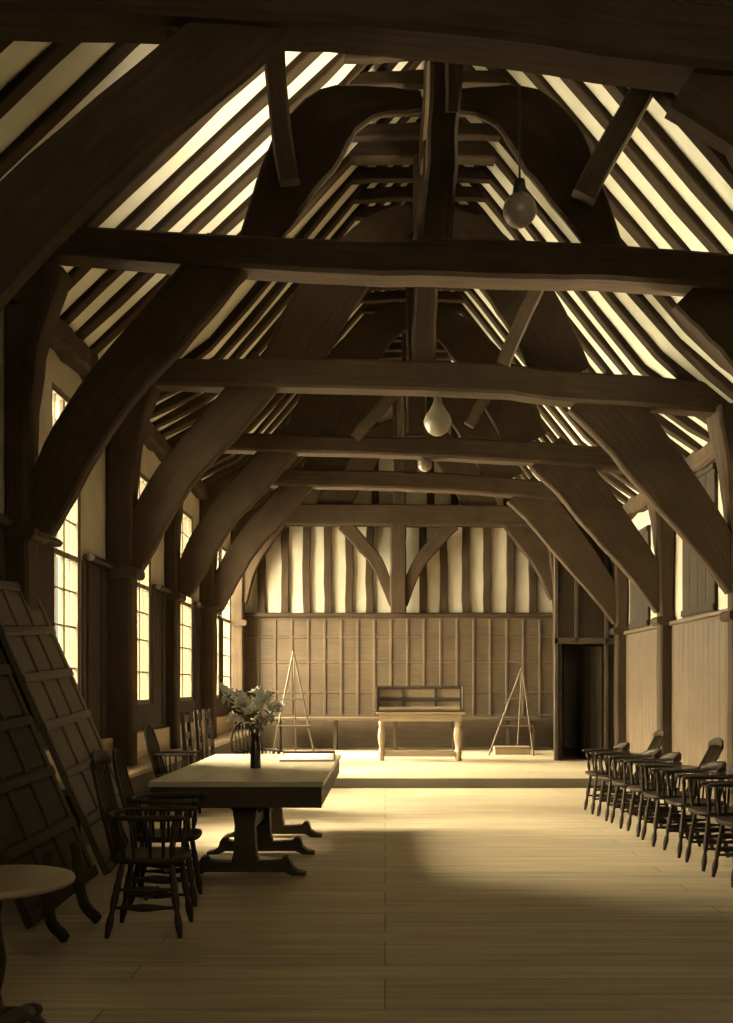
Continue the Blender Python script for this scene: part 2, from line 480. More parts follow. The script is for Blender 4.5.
# brace outlines: (inner edge point, outer edge point) pairs, X and height above the eye
LB = [((-1.12, 3.42), (-1.85, 3.42)), ((-1.62, 2.9), (-2.14, 3.0)), ((-2.05, 2.45), (-2.48, 2.6)), ((-2.38, 1.98), (-2.78, 2.15)), ((-2.6, 1.58), (-2.98, 1.72)), ((-2.78, 1.26), (-3.08, 1.35))]
RB = [((2.02, 3.22), (2.85, 3.22)), ((2.35, 2.88), (3.1, 3.0)), ((2.75, 2.4), (3.38, 2.6)), ((3.2, 1.9), (3.72, 2.1)), ((3.55, 1.5), (3.98, 1.65)), ((3.92, .98), (4.1, 1.2))]

LB1 = [((-.58, 3.42), (-1.15, 3.42)), ((-1.2, 2.89), (-1.6, 3.05)), ((-1.79, 2.33), (-2.1, 2.6)), ((-2.3, 1.75), (-2.62, 2.05)), ((-2.6, 1.4), (-2.95, 1.6)), ((-2.8, 1.15), (-3.08, 1.3))]
RB1 = [((1.4, 3.2), (2.1, 3.2)), ((1.66, 2.99), (2.3, 3.1)), ((1.86, 2.74), (2.55, 2.95)), ((2.5, 2.2), (3.1, 2.4)), ((3.2, 1.55), (3.7, 1.8)), ((3.92, .98), (4.1, 1.2))]
RB2 = [((2.38, 3.2), (3.05, 3.25)), ((2.7, 2.88), (3.25, 3.05)), ((2.92, 2.64), (3.45, 2.8)), ((3.3, 2.1), (3.75, 2.3)), ((3.65, 1.45), (4.0, 1.65)), ((3.95, .98), (4.1, 1.2))]
RK2 = [((-1.08, 3.5), (-1.32, 3.5)), ((-.66, 4.04), (-1.12, 4.15)), ((-.38, 4.37), (-.95, 4.6)), ((-.2, 4.62), (-.65, 4.93)), ((0, 4.77), (-.2, 5.0)), ((.3, 4.8), (.3, 4.98))]
RK3 = [((-.80, 3.47), (-1.5, 3.5)), ((-.5, 4.05), (-1.27, 4.05)), ((-.24, 4.43), (-1.05, 4.45)), ((0, 4.75), (-.72, 4.85)), ((.2, 5.0), (-.3, 5.25)), ((.36, 5.15), (.3, 5.5))]
def flip(prs, c): return [((2 * c - a[0], a[1]), (2 * c - b[0], b[1])) for a, b in prs]
def brace(prs, D, dep, mir=None, dz=0, seed=0):
    (a0, b0), (a1, b1) = prs[0], prs[1]      # run the head on into the mortice of the beam
    e = .45 if abs(a0[1] - b0[1]) < .2 and a0[1] > 3.1 and dz == 0 else 0
    if e: prs = [((a0[0] + (a0[0] - a1[0]) * e, a0[1] + (a0[1] - a1[1]) * e), (b0[0] + (b0[0] - b1[0]) * e, b0[1] + (b0[1] - b1[1]) * e))] + prs
    P = [Vector(((a[0] + b[0]) / 2, D, (a[1] + b[1]) / 2 + EYE + dz)) for a, b in prs]
    # widths measured square to the curve
    ww = []
    for i, (a, b) in enumerate(prs):
        t = (P[min(i + 1, len(P) - 1)] - P[max(i - 1, 0)]).normalized()
        d = Vector((b[0] - a[0], 0, b[1] - a[1])); ww.append((d - t * d.dot(t)).length)
    if e: ww[0] = ww[1] = ww[2]
    return MB().loft(P, dep, ww, side=(0, 1, 0), ch=.022, seg=18, jit=.005, seed=seed)

for i, D in enumerate(TRUSS_D):
    T = thing('roof_truss', truss_label[i], 'roof truss', (.5, D, 0), group='roof trusses')
    tie = TIE[i]
    # beams in stretches that stay solid: one lofted timber with changing depth
    mb = MB().loft([(x, D, h + EYE) for x, h, _ in tie], .30, [t for _, _, t in tie], side=(0, 1, 0), ch=.03, seg=26, jit=.006, seed=i + 3)
    mb.build('tie_beam', 'timber', T, True)
    cl, cr = 1.3, (.82, .95)[i > 2]
    if i < 5:
        brace(LB1 if i == 0 else LB, D, .15, seed=i + 20).build('brace', 'timber', T, True)
        brace((RB1, RB2, RB, RB, RB)[i], D, .15, seed=i + 40).build('brace', 'timber', T, True)
    else:
        E1 = [((-2.0, 3.3), (-2.6, 3.4)), ((-2.35, 2.85), (-2.9, 2.95)), ((-2.65, 2.35), (-3.05, 2.4)), ((-2.82, 1.7), (-3.1, 1.7))]
        E2 = [((2.35, 3.3), (3.0, 3.4)), ((2.75, 2.85), (3.3, 2.95)), ((3.1, 2.35), (3.5, 2.5)), ((3.38, 1.75), (3.65, 1.8))]
        brace(E1, D, .2, seed=61).build('brace', 'timber', T, True)
        brace(E2, D, .2, seed=62).build('brace', 'timber', T, True)
    # wall posts with flared (jowled) heads
    dl = (.3, .2, .3, .18, .26, .26)[i]
    x0 = XL + dl / 2
    MB().loft([(x0, D, 0), (x0, D, 2.6), (x0, D, 3.6), (x0 + .04, D, 4.3), (x0 + .14, D, 4.95)], .3, [dl, dl, dl, dl + .08, dl + .3], side=(0, 1, 0), ch=.03, seg=18, jit=.008, seed=i + 70).build('wall_post', 'timber', T, True)
    MB().box((XL, D - .19, 2.66), (XL + dl + .07, D + .19, 2.78), ch=.03).build('post_capital', 'timber', T, True)
    xr = XR - .02 if i < 5 else 3.66
    MB().loft([(xr - .1, D, 0), (xr - .1, D, 2.3), (xr - .1, D, 3.2), (xr - .13, D, 3.9), (xr - .2, D, 4.6)], [.22, .22, .26, .38, .5], [.2, .2, .22, .3, .42], side=(0, 1, 0), ch=.03, seg=18, jit=.008, seed=i + 80).build('wall_post', 'timber', T, True)
    if i < 5:
        zc = EYE + cr
        MB().box((xr - .26, D - .17, zc - .09), (xr + .02, D + .17, zc + .03), ch=.03).build('post_capital', 'timber', T, True)
    # crown post, rising to the collar
    tt = EYE + 3.6
    xs = [.38, .42, .45, .44, .42, .3][i]; xe = [.5, .56, .47, .44, .42, .3][i]
    MB().loft([(xs, D, tt), (xs * .5 + xe * .5, D, tt + 1.0), (xe, D, EYE + 6.0)], .24, [.27, .25, .3], side=(0, 1, 0), ch=.03, seg=8, jit=.012, seed=i + 90).build('crown_post', 'timber', T, True)
    # wide curved raking struts from the tie towards the collar
    rk = RK2 if i == 1 else RK3
    for prs in (rk, flip(rk, .37 if i == 1 else .45)):
        brace(prs, D, .08, dz=1e-6, seed=i * 7).build('raking_strut', 'timber', T, True)
    # collar
    MB().loft([(-.4, D, EYE + 6.06), (.4, D, EYE + 6.08), (1.25, D, EYE + 6.06)], .2, .2, side=(0, 1, 0), ch=.02, seg=8, jit=.01, seed=i + 5).build('collar', 'timber', T, True)
    # longitudinal braces from crown post to the collar purlin
    for sg in (-1, 1):
        if i == 5 and sg == 1: continue
        MB().loft([(xe, D + sg * .1, EYE + 4.75), (xe, D + sg * .38, EYE + 5.3), (xe, D + sg * .75, EYE + 5.82)], .12, .2, side=(1, 0, 0), ch=.02, seg=8, jit=.01).build('crown_brace', 'timber', T, True)
    if i == 1:   # two slanting struts up to the rafters
        MB().loft([(1.64, D - .14, EYE + 4.02), (2.2, D - .14, EYE + 5.06)], .14, .2, side=(0, 1, 0), ch=.02, seg=6, jit=.012).build('slanting_strut', 'panel', T, True)
        MB().loft([(-.80, D - .14, EYE + 4.15), (-.95, D - .14, EYE + 5.5)], .14, .17, side=(0, 1, 0), ch=.02, seg=6, jit=.012).build('slanting_strut', 'panel', T, True)
    if i == 2:
        MB().loft([(1.33, D - .14, EYE + 3.6), (1.72, D - .14, EYE + 4.5)], .1, .16, side=(0, 1, 0), ch=.02, seg=6, jit=.012).build('slanting_strut', 'panel', T, True)
    if i == 3:
        MB().loft([(-.43, D - .12, EYE + 3.52), (.2, D - .12, EYE + 4.25)], .1, .17, side=(0, 1, 0), ch=.02, seg=6, jit=.012).build('slanting_strut', 'panel', T, True)
        MB().loft([(1.2, D - .12, EYE + 3.7), (1.55, D - .12, EYE + 4.3)], .1, .15, side=(0, 1, 0), ch=.02, seg=6, jit=.012).build('slanting_strut', 'panel', T, True)
    if i == 5:   # post and curved braces below the end tie
        MB().loft([(.27, D - .02, 2.94), (.27, D - .02, 4.8)], .26, .33, side=(0, 1, 0), ch=.03, seg=8, jit=.01).build('end_post', 'timber', T, True)
        MB().loft([(.18, D - .02, 3.1), (-.1, D - .02, 3.85), (-.42, D - .02, 4.28), (-.85, D - .02, 4.75)], .12, [.2, .26, .28, .3], side=(0, 1, 0), ch=.02, seg=12, jit=.01).build('end_brace', 'timber', T, True)
        MB().loft([(.36, D - .02, 3.1), (.64, D - .02, 3.85), (.96, D - .02, 4.28), (1.39, D - .02, 4.75)], .12, [.2, .26, .28, .3], side=(0, 1, 0), ch=.02, seg=12, jit=.01).build('end_brace', 'timber', T, True)

# wall plates and collar purlin
mb = MB().loft([(-3.13, 2, 4.72), (-3.1, 9, 4.74), (-3.13, 13, 4.72), (-3.12, YE - .02, 4.72)], .26, .26, side=(1, 0, 0), ch=.04, seg=60, jit=.03, seed=2)
tag(mb.build('wall_plate', 'timber'), 'long wall plate carrying the rafter feet along the left wall', 'wall plate')
mb = MB().loft([(4.12, 2, 4.32), (4.12, 10, 4.34), (4.1, YE - .02, 4.4)], .26, .26, side=(1, 0, 0), ch=.04, seg=60, jit=.03, seed=4)
tag(mb.build('wall_plate', 'timber'), 'long wall plate carrying the rafter feet along the right wall', 'wall plate')
mb = MB().loft([(.46, 2, EYE + 5.845), (.46, 12, EYE + 5.845), (.42, YE - .02, EYE + 5.845)], .17, .18, side=(1, 0, 0), ch=.02, seg=40, jit=.01, seed=6)
tag(mb.build('collar_purlin', 'timber'), 'collar purlin running down the centre of the roof under the collars', 'purlin')

# rafter couples, each two rafters and a collar
BAY = ['before the nearest truss', 'beyond the nearest truss', 'beyond the second truss', 'beyond the third truss', 'beyond the fourth truss', 'beyond the fifth truss']
y = 3.98; cnt = {}
while y < 20.4:
    if min(abs(y - d) for d in TRUSS_D) > .0:
        bay = sum(1 for d in TRUSS_D if d < y); cnt[bay] = cnt.get(bay, 0) + 1
        L, R, rg = prof(y)
        lab = '%s common rafter couple %s, pale plaster behind it' % (ORD[cnt[bay] - 1], BAY[bay])
        rc = thing('rafter_couple', lab, 'rafters', (.42, y, EYE + 2.9), group='common rafter couples of the roof')
        wj = .15 + random.uniform(-.015, .02)
        MB().loft([(x, y, h + EYE) for x, h in [(L[0][0] - .2, L[0][1] - .19)] + L + [rg]], wj, .11, side=(0, 1, 0), ch=.012, seg=14, jit=.012, seed=int(y * 100)).build('rafter', 'rafter', rc, True)
        MB().loft([(x, y, h + EYE) for x, h in [(R[0][0] + .2, R[0][1] - .17)] + R + [rg]], wj, .11, side=(0, 1, 0), ch=.012, seg=14, jit=.012, seed=int(y * 100) + 1).build('rafter', 'rafter', rc, True)
        MB().loft([(L[2][0] - .05, y, EYE + 6.02), (.42, y, EYE + 6.05), (R[2][0] + .08, y, EYE + 6.03)], .12, .14, side=(0, 1, 0), ch=.012, seg=6, jit=.01, seed=int(y * 100) + 2).build('collar', 'rafter', rc, True)
    y += .463

# boards over the right upper wall
for (a, b, z0, z1, lab) in ((12.45, 13.8, 2.36, 4.25, 'dark boarded shutter high on the right wall above the nearer chairs'),
                            (15.6, 16.75, 2.36, 3.95, 'dark boarded shutter high on the right wall beside the doorway post'),
                            ):
    t = thing('wall_shutter', lab, 'shutter', (XR, (a + b) / 2, z0), group='boarded shutters of the right wall')
    n = 4
    for k in range(n):
        MB().box((XR - .05, a + (b - a) * k / n + .004, z0), (XR - .004, a + (b - a) * (k + 1) / n - .004, z1), ch=.006).build('board', 'panel_dark', t, True)
    for q in (z1 - .1, z0 + .03): MB().box((XR - .07, a, q), (XR - .048, b, q + .08)).build('batten', 'panel_dark', t, True)

# boarded partition with the dark doorway, beside the end wall
PX0, PX1, PY = 2.93, XR, 17.32
mb = MB(); wall_slab(mb, 'Y', PY, PY + .07, PX0, PX1, .14, 5.0, [(3.07, 3.80, .1, 2.16)])
mb.loft([(PX0 + .03, PY + .03, 2.57), (3.56, YE + .03, 2.57)], .06, 4.86, side=(1, 0, 0), ch=0)
mb.box((PX0, PY + .02, 4.95), (PX1, YE + .02, 5.02), ch=0)
struct(mb, 'wall_partition', 'panel_dark', 'dark boarded partition enclosing a lobby at the right of the dais', 'partition')
mb = MB()
for a in (PX0, PX0 + .35, 3.80, PX1 - .06):
    mb.box((a, PY - .03, .14 if a != PX0 + .35 else 2.2), (a + .07, PY + .002, 4.9), ch=.008)
mb.box((PX0, PY - .03, 2.16), (PX1, PY + .002, 2.27), ch=.008)
struct(mb, 'trim_8', 'panel_mid', 'oak framing of the boarded partition round the doorway', 'partition framing')
# door leaf swung back inside the lobby
d = thing('door_1', 'dark plank door standing ajar inside the lobby doorway', 'door', (3.78, PY + .06, .14), kind='structure', rot=(0, 0, math.radians(112)))
m2 = MB()
for k in range(4): m2.box((.005 + k * .175, -.02, .02), (.175 + k * .175 - .004, .02, 1.98), ch=.004)
m2.build('door_leaf', 'panel_dark', d)
m2 = MB(); m2.lathe([(.0, -.02), (.02, -.02), (.025, .0), (.02, .02), (0, .02)], (.62, -.05, 1.0), 10); m2.build('door_knob', 'iron', d)

# ------------------------------------------------------------------ left wall bench
t = thing('wall_bench', 'long fixed bench along the left wall under the windows', 'bench', (-2.85, 15, 0))
MB().box((XL + .09, 8.75, .48), (-2.62, 20.3, .54), ch=.012).build('seat', 'bench', t, True)
MB().box((XL + .1, 8.8, .0), (-2.68, 20.3, .475), ch=.004).build('front_board', 'panel_mid', t, True)

# ------------------------------------------------------------------ chairs
LEGR = [.013, .018, .023, .021, .014, .02, .023, .02, .022, .017, .019, .016, .012]
def leg(top, foot):
    a, b = Vector(foot), Vector(top)
    return MB().tube([a.lerp(b, i / 12) for i in range(13)], LEGR, 8)
def stretcher(a, b, r=.02):
    a, b = Vector(a), Vector(b)
    return MB().tube([a.lerp(b, i / 10) for i in range(11)], [.009, .010, .012, .017, .022, .024, .022, .017, .012, .010, .009], 7)
def seat_mesh(w=.22, d=.225, z=.44, th=.04):
    mb = MB(); rings = []; us = []
    def ring(s, zz):
        out = []
        for j in range(24):
            a = 2 * PI * j / 24; ca, sa = math.cos(a), math.sin(a)
            ex = 2 / 3.2
            x = math.copysign(abs(ca) ** ex, ca) * d * s; y = math.copysign(abs(sa) ** ex, sa) * w * s * (1.0 + .06 * ca)
            out.append((x, y, zz))
        return out
    prof_ = [(.86, z - th * .5), (.97, z - th * .3), (1.0, z), (.99, z + th * .45), (.93, z + th * .5), (.6, z + th * .25), (.15, z + th * .2)]
    mb._rings([ring(s, q) for s, q in prof_], [i * .05 for i in range(len(prof_))], 0, smooth=True)
    return mb

def windsor(label, kind, loc, rz, group=None, top=1.03, lean=.2):
    """stick-built armchair facing its own +X"""
    t = thing('windsor_chair', label, 'chair', loc, rz, group)
    seat_mesh().build('seat', 'chair', t)
    tops = [(.14, .15), (.14, -.15), (-.14, .14), (-.14, -.14)]
    feet = [(.20, .20), (.20, -.20), (-.22, .19), (-.22, -.19)]
    def at(i, z):
        f = z / .43; return V(feet[i][0] + (tops[i][0] - feet[i][0]) * f, feet[i][1] + (tops[i][1] - feet[i][1]) * f, z)
    for i in range(4): leg((*tops[i], .432), (*feet[i], 0)).build('leg', 'chair', t)
    for a, b in ((0, 2), (1, 3)):
        stretcher(at(a, .17), at(b, .17)).build('stretcher', 'chair', t)
        stretcher(at(a, .27), at(b, .27)).build('stretcher', 'chair', t)
    stretcher((0, .185, .22), (0, -.185, .22)).build('stretcher', 'chair', t)
    # arm bow: U open to the front
    zb = .69
    bow = [(.19, .225, zb), (.08, .23, zb), (-.06, .222, zb), (-.17, .19, zb), (-.23, .09, zb), (-.245, 0, zb), (-.23, -.09, zb), (-.17, -.19, zb), (-.06, -.222, zb), (.08, -.23, zb), (.19, -.225, zb)]
    mb = MB().tube(bow, [.028, .03, .024, .022, .024, .026, .024, .022, .024, .03, .028], 8, seg=36, flat=.62)
    for s in (1, -1): mb.blob((.2, s * .226, zb), .03, 2, (1.1, 1, .55))
    mb.build('arm_bow', 'chair', t)
    if kind == 'low':   # thickened raised crest on the low bow
        cr = [(-.13, .2, zb + .03), (-.2, .13, zb + .055), (-.245, 0, zb + .065), (-.2, -.13, zb + .055), (-.13, -.2, zb + .03)]
        MB().loft(cr, [.03, .04, .045, .04, .03], [.045, .075, .085, .075, .045], side=(1, 0, 0), ch=.012, seg=20, smooth=True).build('crest', 'chair', t)
    n = 13
    for k in range(n):
        f = (k + .9) / (n + .8)
        P = catmull(bow, 60)[int(round(f * 60))]
        base = V(P.x * .82 - .0, P.y * .82, .455)
        if kind == 'low' or abs(P.y) > .17:
            MB().tube([base, base.lerp(P, .5), P], [.008, .0105, .007], 6).build('spindle', 'chair', t)
    for s in (1, -1):
        MB().tube([V(.15, s * .2, .455).lerp(V(.17, s * .226, zb), i / 8) for i in range(9)], [.011, .016, .02, .016, .011, .015, .019, .014, .01], 7).build('arm_support', 'chair', t)
    if kind == 'comb':
        for k in range(7):
            y0 = -.145 + k * .29 / 6
            a, b = V(-.19 - .02 * (1 - (y0 / .15) ** 2), y0, .455), V(-.19 - (top - .455) * lean - .015 * (1 - (y0 / .2) ** 2), y0 * 1.12, top - .03)
            r = [.009, .011, .008] if 0 < k < 6 else [.013, .015, .012]
            MB().tube([a, a.lerp(b, .5), b], r, 6).build('spindle', 'chair', t)
        q = -.19 - (top - .455) * lean; cr = [(q + .012, .195, top - .04), (q - .013, .11, top - .01), (q - .02, 0, top), (q - .013, -.11, top - .01), (q + .012, -.195, top - .04)]
        MB().loft(cr, .022, [.05, .075, .08, .075, .05], side=(1, 0, 0), ch=.008, seg=16, smooth=True).build('crest', 'chair', t)
    if kind == 'hoop':
        hp = []
        for k in range(21):
            a = PI * k / 20
            z = .69 + .33 * math.sin(a) ** .8; yy = .19 * math.cos(a)
            hp.append((-.2 - (z - .455) * .26, yy, z))
        hp = [(-.19, .18, .46)] + hp + [(-.19, -.18, .46)]
        MB().tube(hp, .013, 7, seg=44).build('back_hoop', 'chair', t)
        for k in range(7):
            y0 = -.135 + k * .27 / 6
            ztop = .69 + .33 * math.sqrt(max(0, 1 - (y0 / .19) ** 2)) ** .8
            a, b = V(-.2, y0 * .9, .455), V(-.2 - (ztop - .455) * .26, y0, ztop)
            MB().tube([a, a.lerp(b, .5), b], [.008, .010, .007], 6).build('spindle', 'chair', t)
    return t

GR = 'chairs ranged along the right wall'
c1 = windsor('comb-backed windsor armchair nearest the viewer, before the trestle table end', 'comb', (-1.38, 5.92, 0), math.radians(2), 'windsor chairs at the near end of the table')
c2 = windsor('hoop-backed windsor armchair between the nearest chair and the trestle table', 'hoop', (-1.46, 6.72, 0), math.radians(5), 'windsor chairs at the near end of the table')
lowc = windsor('low-backed bow armchair at the far end of the right row, beside the dais edge', 'low', (2.52, 11.4, 0), PI, GR)
ys = [11.4, 10.85, 10.29, 9.73, 9.16, 8.58, 7.98, 7.36]
labs = {2: 'low-backed bow armchair third from the dais in the right row, between two others',
        3: 'low-backed bow armchair just before the second tall-backed chair of the right row',
        5: 'low-backed bow armchair third from the near end of the right row',
        6: 'low-backed bow armchair second from the near end of the right row',
        7: 'low-backed bow armchair at the near end of the right row, cut by the right edge'}
for k in range(1, 8):
    rz = PI + math.radians(random.uniform(-3, 3))
    x = 2.53 + .16 * k / 7 + random.uniform(-.015, .015)
    if k == 1: comb2 = windsor('tall-backed windsor armchair second from the dais in the right row', 'comb', (x, ys[k], 0), rz, GR, .93, .5)
    elif k == 4: dup(comb2, (x, ys[k], 0), rz, 'tall-backed windsor armchair in the middle of the right row', GR)
    else: dup(lowc, (x, ys[k], 0), rz, labs[k], GR)
dup(lowc, (-1.10, 2.20, 0), math.radians(75), 'low-backed bow armchair cut off at the bottom left corner', 'chairs in the left foreground')
dup(c2, (-2.3, 11.1, 0), math.radians(-4), 'hoop-backed windsor armchair in front of the left bench, before the straight tall-backed chairs', 'chairs along the left bench')
dup(c2, (-1.5, 11.6, 0), math.radians(-60), 'hoop-backed windsor armchair behind the far left corner of the trestle table', 'chairs along the left bench')

def tall_chair(label, loc, rz):
    t = thing('tall_back_chair', label, 'chair', loc, rz, 'tall straight-backed chairs before the left bench')
    MB().box((-.19, -.2, .42), (.22, .2, .455), ch=.01).build('seat', 'chair', t)
    for y_ in (.17, -.17):
        MB().box((.165, y_ - .022, 0), (.205, y_ + .022, .419), ch=.006).build('leg', 'chair', t)
        MB().loft([(-.21, y_, 0), (-.20, y_, .45), (-.25, y_, 1.13)], [.06, .06, .05], [.045, .05, .04], side=(0, 1, 0), ch=.008, seg=8).build('back_post', 'chair', t)
        MB().box((-.18, y_ - .012, .2), (.166, y_ + .012, .23), ch=.004).build('stretcher', 'chair', t)
    for z, x in ((.62, -.212), (.8, -.225), (1.0, -.24)):
        MB().box((x - .01, -.145, z), (x + .01, .145, z + .09), ch=.004).build('slat', 'chair', t)
    return t
pc = tall_chair('straight tall-backed chair nearest the table, before the left bench', (-2.14, 11.95, 0), 0)
dup(pc, (-2.14, 12.72, 0), math.radians(3), 'middle one of the three straight tall-backed chairs before the left bench', 'tall straight-backed chairs before the left bench')
dup(pc, (-2.16, 13.5, 0), math.radians(-3), 'straight tall-backed chair closest to the dais, before the left bench', 'tall straight-backed chairs before the left bench')

# ------------------------------------------------------------------ trestle table
tx0, tx1, ty0, ty1 = -1.69, -.44, 7.14, 10.0
T = thing('trestle_table', 'long heavy trestle table with pale polished top and scrolled feet', 'table', ((tx0 + tx1) / 2, (ty0 + ty1) / 2, 0))
mb = MB()
for k in range(4):
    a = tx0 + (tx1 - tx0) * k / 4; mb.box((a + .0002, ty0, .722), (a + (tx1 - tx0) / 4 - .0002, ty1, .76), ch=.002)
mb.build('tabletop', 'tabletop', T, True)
e = .015
mb = MB(); mb.box((tx0 + e, ty0 + e, .57), (tx1 - e, ty0 + e + .04, .721), ch=.006); mb.box((tx0 + e, ty1 - e - .04, .57), (tx1 - e, ty1 - e, .721), ch=.006)
mb.box((tx0 + e, ty0 + .06, .57), (tx0 + e + .04, ty1 - .06, .721), ch=.006); mb.box((tx1 - e - .04, ty0 + .06, .57), (tx1 - e, ty1 - .06, .721), ch=.006)
mb.build('frieze', 'table', T, True)
xc = (tx0 + tx1) / 2
foot = [(-.46, 0), (-.46, .02), (-.40, .035), (-.36, .065), (-.345, .115), (-.325, .145), (-.295, .145), (-.27, .115), (-.16, .105), (.16, .105), (.27, .115), (.295, .145), (.325, .145), (.345, .115), (.36, .065), (.40, .035), (.46, .02), (.46, 0), (.36, 0), (.3, .03), (-.3, .03), (-.36, 0)]
for yy in (7.64, 8.6, 9.58):
    MB().prism([(xc + a, b) for a, b in foot], .11, 'XZ', yy).build('foot', 'table', T, True)
    MB().prism([(xc - .10, .106), (xc + .10, .106), (xc + .085, .18), (xc + .075, .38), (xc + .09, .5), (xc + .16, .569), (xc - .16, .569), (xc - .09, .5), (xc - .075, .38), (xc - .085, .18)], .12, 'XZ', yy).build('trestle_post', 'table', T, True)
MB().box((xc - .03, 7.7, .3), (xc + .03, 9.52, .40), ch=.01).build('stretcher', 'table', T, True)

# vase and branches
vx, vy = -1.075, 8.3
v = thing('vase', 'dark slender vase holding the blossom on the trestle table', 'vase', (vx, vy, .76))
MB().lathe([(.0, 0), (.043, 0), (.046, .01), (.044, .08), (.042, .17), (.036, .22), (.034, .26), (.04, .285), (.044, .29), (.036, .288), (.03, .26), (.0, .25)], n=20).build('vase_body', 'vase', v)
def branch(label, tip, blossoms, leaves, dark=False, r=.006, seed=0):
    rnd = random.Random(seed)
    b = thing('flowering_branch', label, 'flowers', (vx, vy, .76), group='flowering branches in the dark vase')
    p0 = V(rnd.uniform(-.012, .012), rnd.uniform(-.012, .012), .252); p2 = Vector(tip); p1 = p0.lerp(p2, .45) + V(0, 0, .06)
    P = catmull([p0, p1, p2], 14)
    MB().tube(P, [r, r * .8, r * .5], 6).build('stem', 'stem', b)
    mb = MB()
    for k in range(leaves):
        f = .3 + .65 * (k + rnd.random()) / leaves; c = P[min(13, int(f * 14))]
        d = V(rnd.uniform(-1, 1), rnd.uniform(-1, 1), rnd.uniform(-.6, .7)).normalized(); L_ = rnd.uniform(.06, .11); w_ = L_ * .24
        s = d.cross(V(0, 0, 1)); s = s.normalized() if s.length > .05 else V(1, 0, 0); u = s.cross(d)
        pts = [c, c + d * L_ * .3 + s * w_, c + d * L_ * .7 + s * w_ * .8, c + d * L_ - u * .012, c + d * L_ * .7 - s * w_ * .8, c + d * L_ * .3 - s * w_]
        mid = [c + d * L_ * q + u * .008 for q in (.3, .7)]
        vs = [mb.bm.verts.new(q) for q in pts]; m1, m2 = [mb.bm.verts.new(q) for q in mid]
        for fc in ((vs[0], vs[1], m1), (vs[1], vs[2], m2, m1), (vs[2], vs[3], m2), (vs[3], vs[4], m2), (vs[4], vs[5], m1, m2), (vs[5], vs[0], m1)):
            mb.bm.faces.new(fc).smooth = True
    o = mb.build('foliage', 'leaf_dark' if dark else 'leaf', b)
    sm = o.modifiers.new('leaf thickness', 'SOLIDIFY'); sm.thickness = .0015
    for k in range(blossoms):
        f = 1 - k * .1; c = P[int(f * 14)] + V(rnd.uniform(-.03, .03), rnd.uniform(-.03, .03), rnd.uniform(0, .03)) * (1 if k else .3)
        mb = MB(); n = 6; ax = V(rnd.uniform(-.6, .6), rnd.uniform(-1, -.2), rnd.uniform(.2, 1)).normalized()
        s = ax.cross(V(0, 0, 1)).normalized(); u = s.cross(ax)
        for q in range(n):
            a = 2 * PI * q / n; d = (s * math.cos(a) + u * math.sin(a)) * .8 + ax * .6
            sd = ax.cross(d).normalized()
            L_ = rnd.uniform(.055, .08)
            pts = [c, c + d * L_ * .5 + sd * L_ * .3, c + d * L_ + ax * -.006, c + d * L_ * .5 - sd * L_ * .3]
            mb.bm.faces.new([mb.bm.verts.new(z) for z in pts]).smooth = True
        mb.blob(c + ax * .008, .009, 1)
        o = mb.build('blossom', 'petal', b)
        sm = o.modifiers.new('petal thickness', 'SOLIDIFY'); sm.thickness = .0015
branch('tall dark branch leaning left from the vase with pale blossom at its tip', (-.30, 0.02, .66), 6, 7, r=.011, seed=1)
branch('upright leafy branch rising in the middle of the vase, blossom on top', (.0, .05, .62), 6, 6, seed=2)
branch('leafy branch leaning right from the vase toward the paper', (.20, .0, .50), 3, 9, True, seed=3)
branch('short branch of pale blossom between the middle and left branches', (-.13, -.05, .60), 6, 5, seed=4)
branch('low drooping leafy branch on the left of the vase', (-.20, .06, .40), 3, 8, seed=5)
branch('low drooping leafy branch on the right of the vase', (.12, -.06, .42), 1, 9, True, seed=6)
branch('slim branch of buds rising on the right of the vase', (.10, .03, .60), 4, 5, seed=7)

# drawing board with a sheet on the table
t = thing('drawing_board', 'thin drawing board with a dark far edge lying on the trestle table', 'drawing board', (-.72, 9.4, .761), math.radians(3))
MB().box((-.25, -.42, 0), (.24, .42, .018), ch=.003).build('board', 'tabletop', t)
MB().box((-.26, .42, 0), (.25, .455, .04), ch=.004).build('edge_strip', 'table', t)
tag(MB().box((-.93, 9.02, .7805), (-.52, 9.74, .783), ch=0).build('paper_sheet', 'paper'), 'pale sheet of paper lying on the drawing board', 'paper')

# ------------------------------------------------------------------ leaning panelling
def lean_panel(label, loc, lean, w, h, cols, rows, mat, rzz=0):
    t = thing('panelling_section', label, 'panelling', loc, group='loose panelling leaning on the left wall', rot=Matrix.Rotation(math.radians(-lean), 3, 'Y').__matmul__(Matrix.Rotation(math.radians(rzz), 3, 'X')).to_euler())
    MB().box((-.03, -w / 2, 0), (-.006, w / 2, h), ch=.003).build('back_board', mat, t)
    for k in range(cols + 1):
        y_ = -w / 2 + .045 + (w - .09) * k / cols
        MB().box((-.008, y_ - .04, 0), (.018, y_ + .04, h), ch=.008).build('stile', mat, t)
    for k in range(rows + 1):
        z = .04 + (h - .08) * k / rows
        MB().box((-.006, -w / 2, z - .038), (.026, w / 2, z + .038), ch=.01).build('rail', mat, t)
    for r_ in range(rows):
        z0 = .04 + (h - .08) * r_ / rows + .05; z1 = .04 + (h - .08) * (r_ + 1) / rows - .05
        for c_ in range(cols):
            y0 = -w / 2 + .045 + (w - .09) * c_ / cols + .055; y1 = -w / 2 + .045 + (w - .09) * (c_ + 1) / cols - .055
            MB().box((-.008, y0, z0), (.008, y1, z1), ch=.01).build('panel', mat, t)
    return t
lean_panel('far section of square oak panelling leaning on the left wall, its grid catching light', (-2.12, 8.2, .05), 22.5, 1.24, 2.42, 3, 6, 'panel_mid', 3.5)
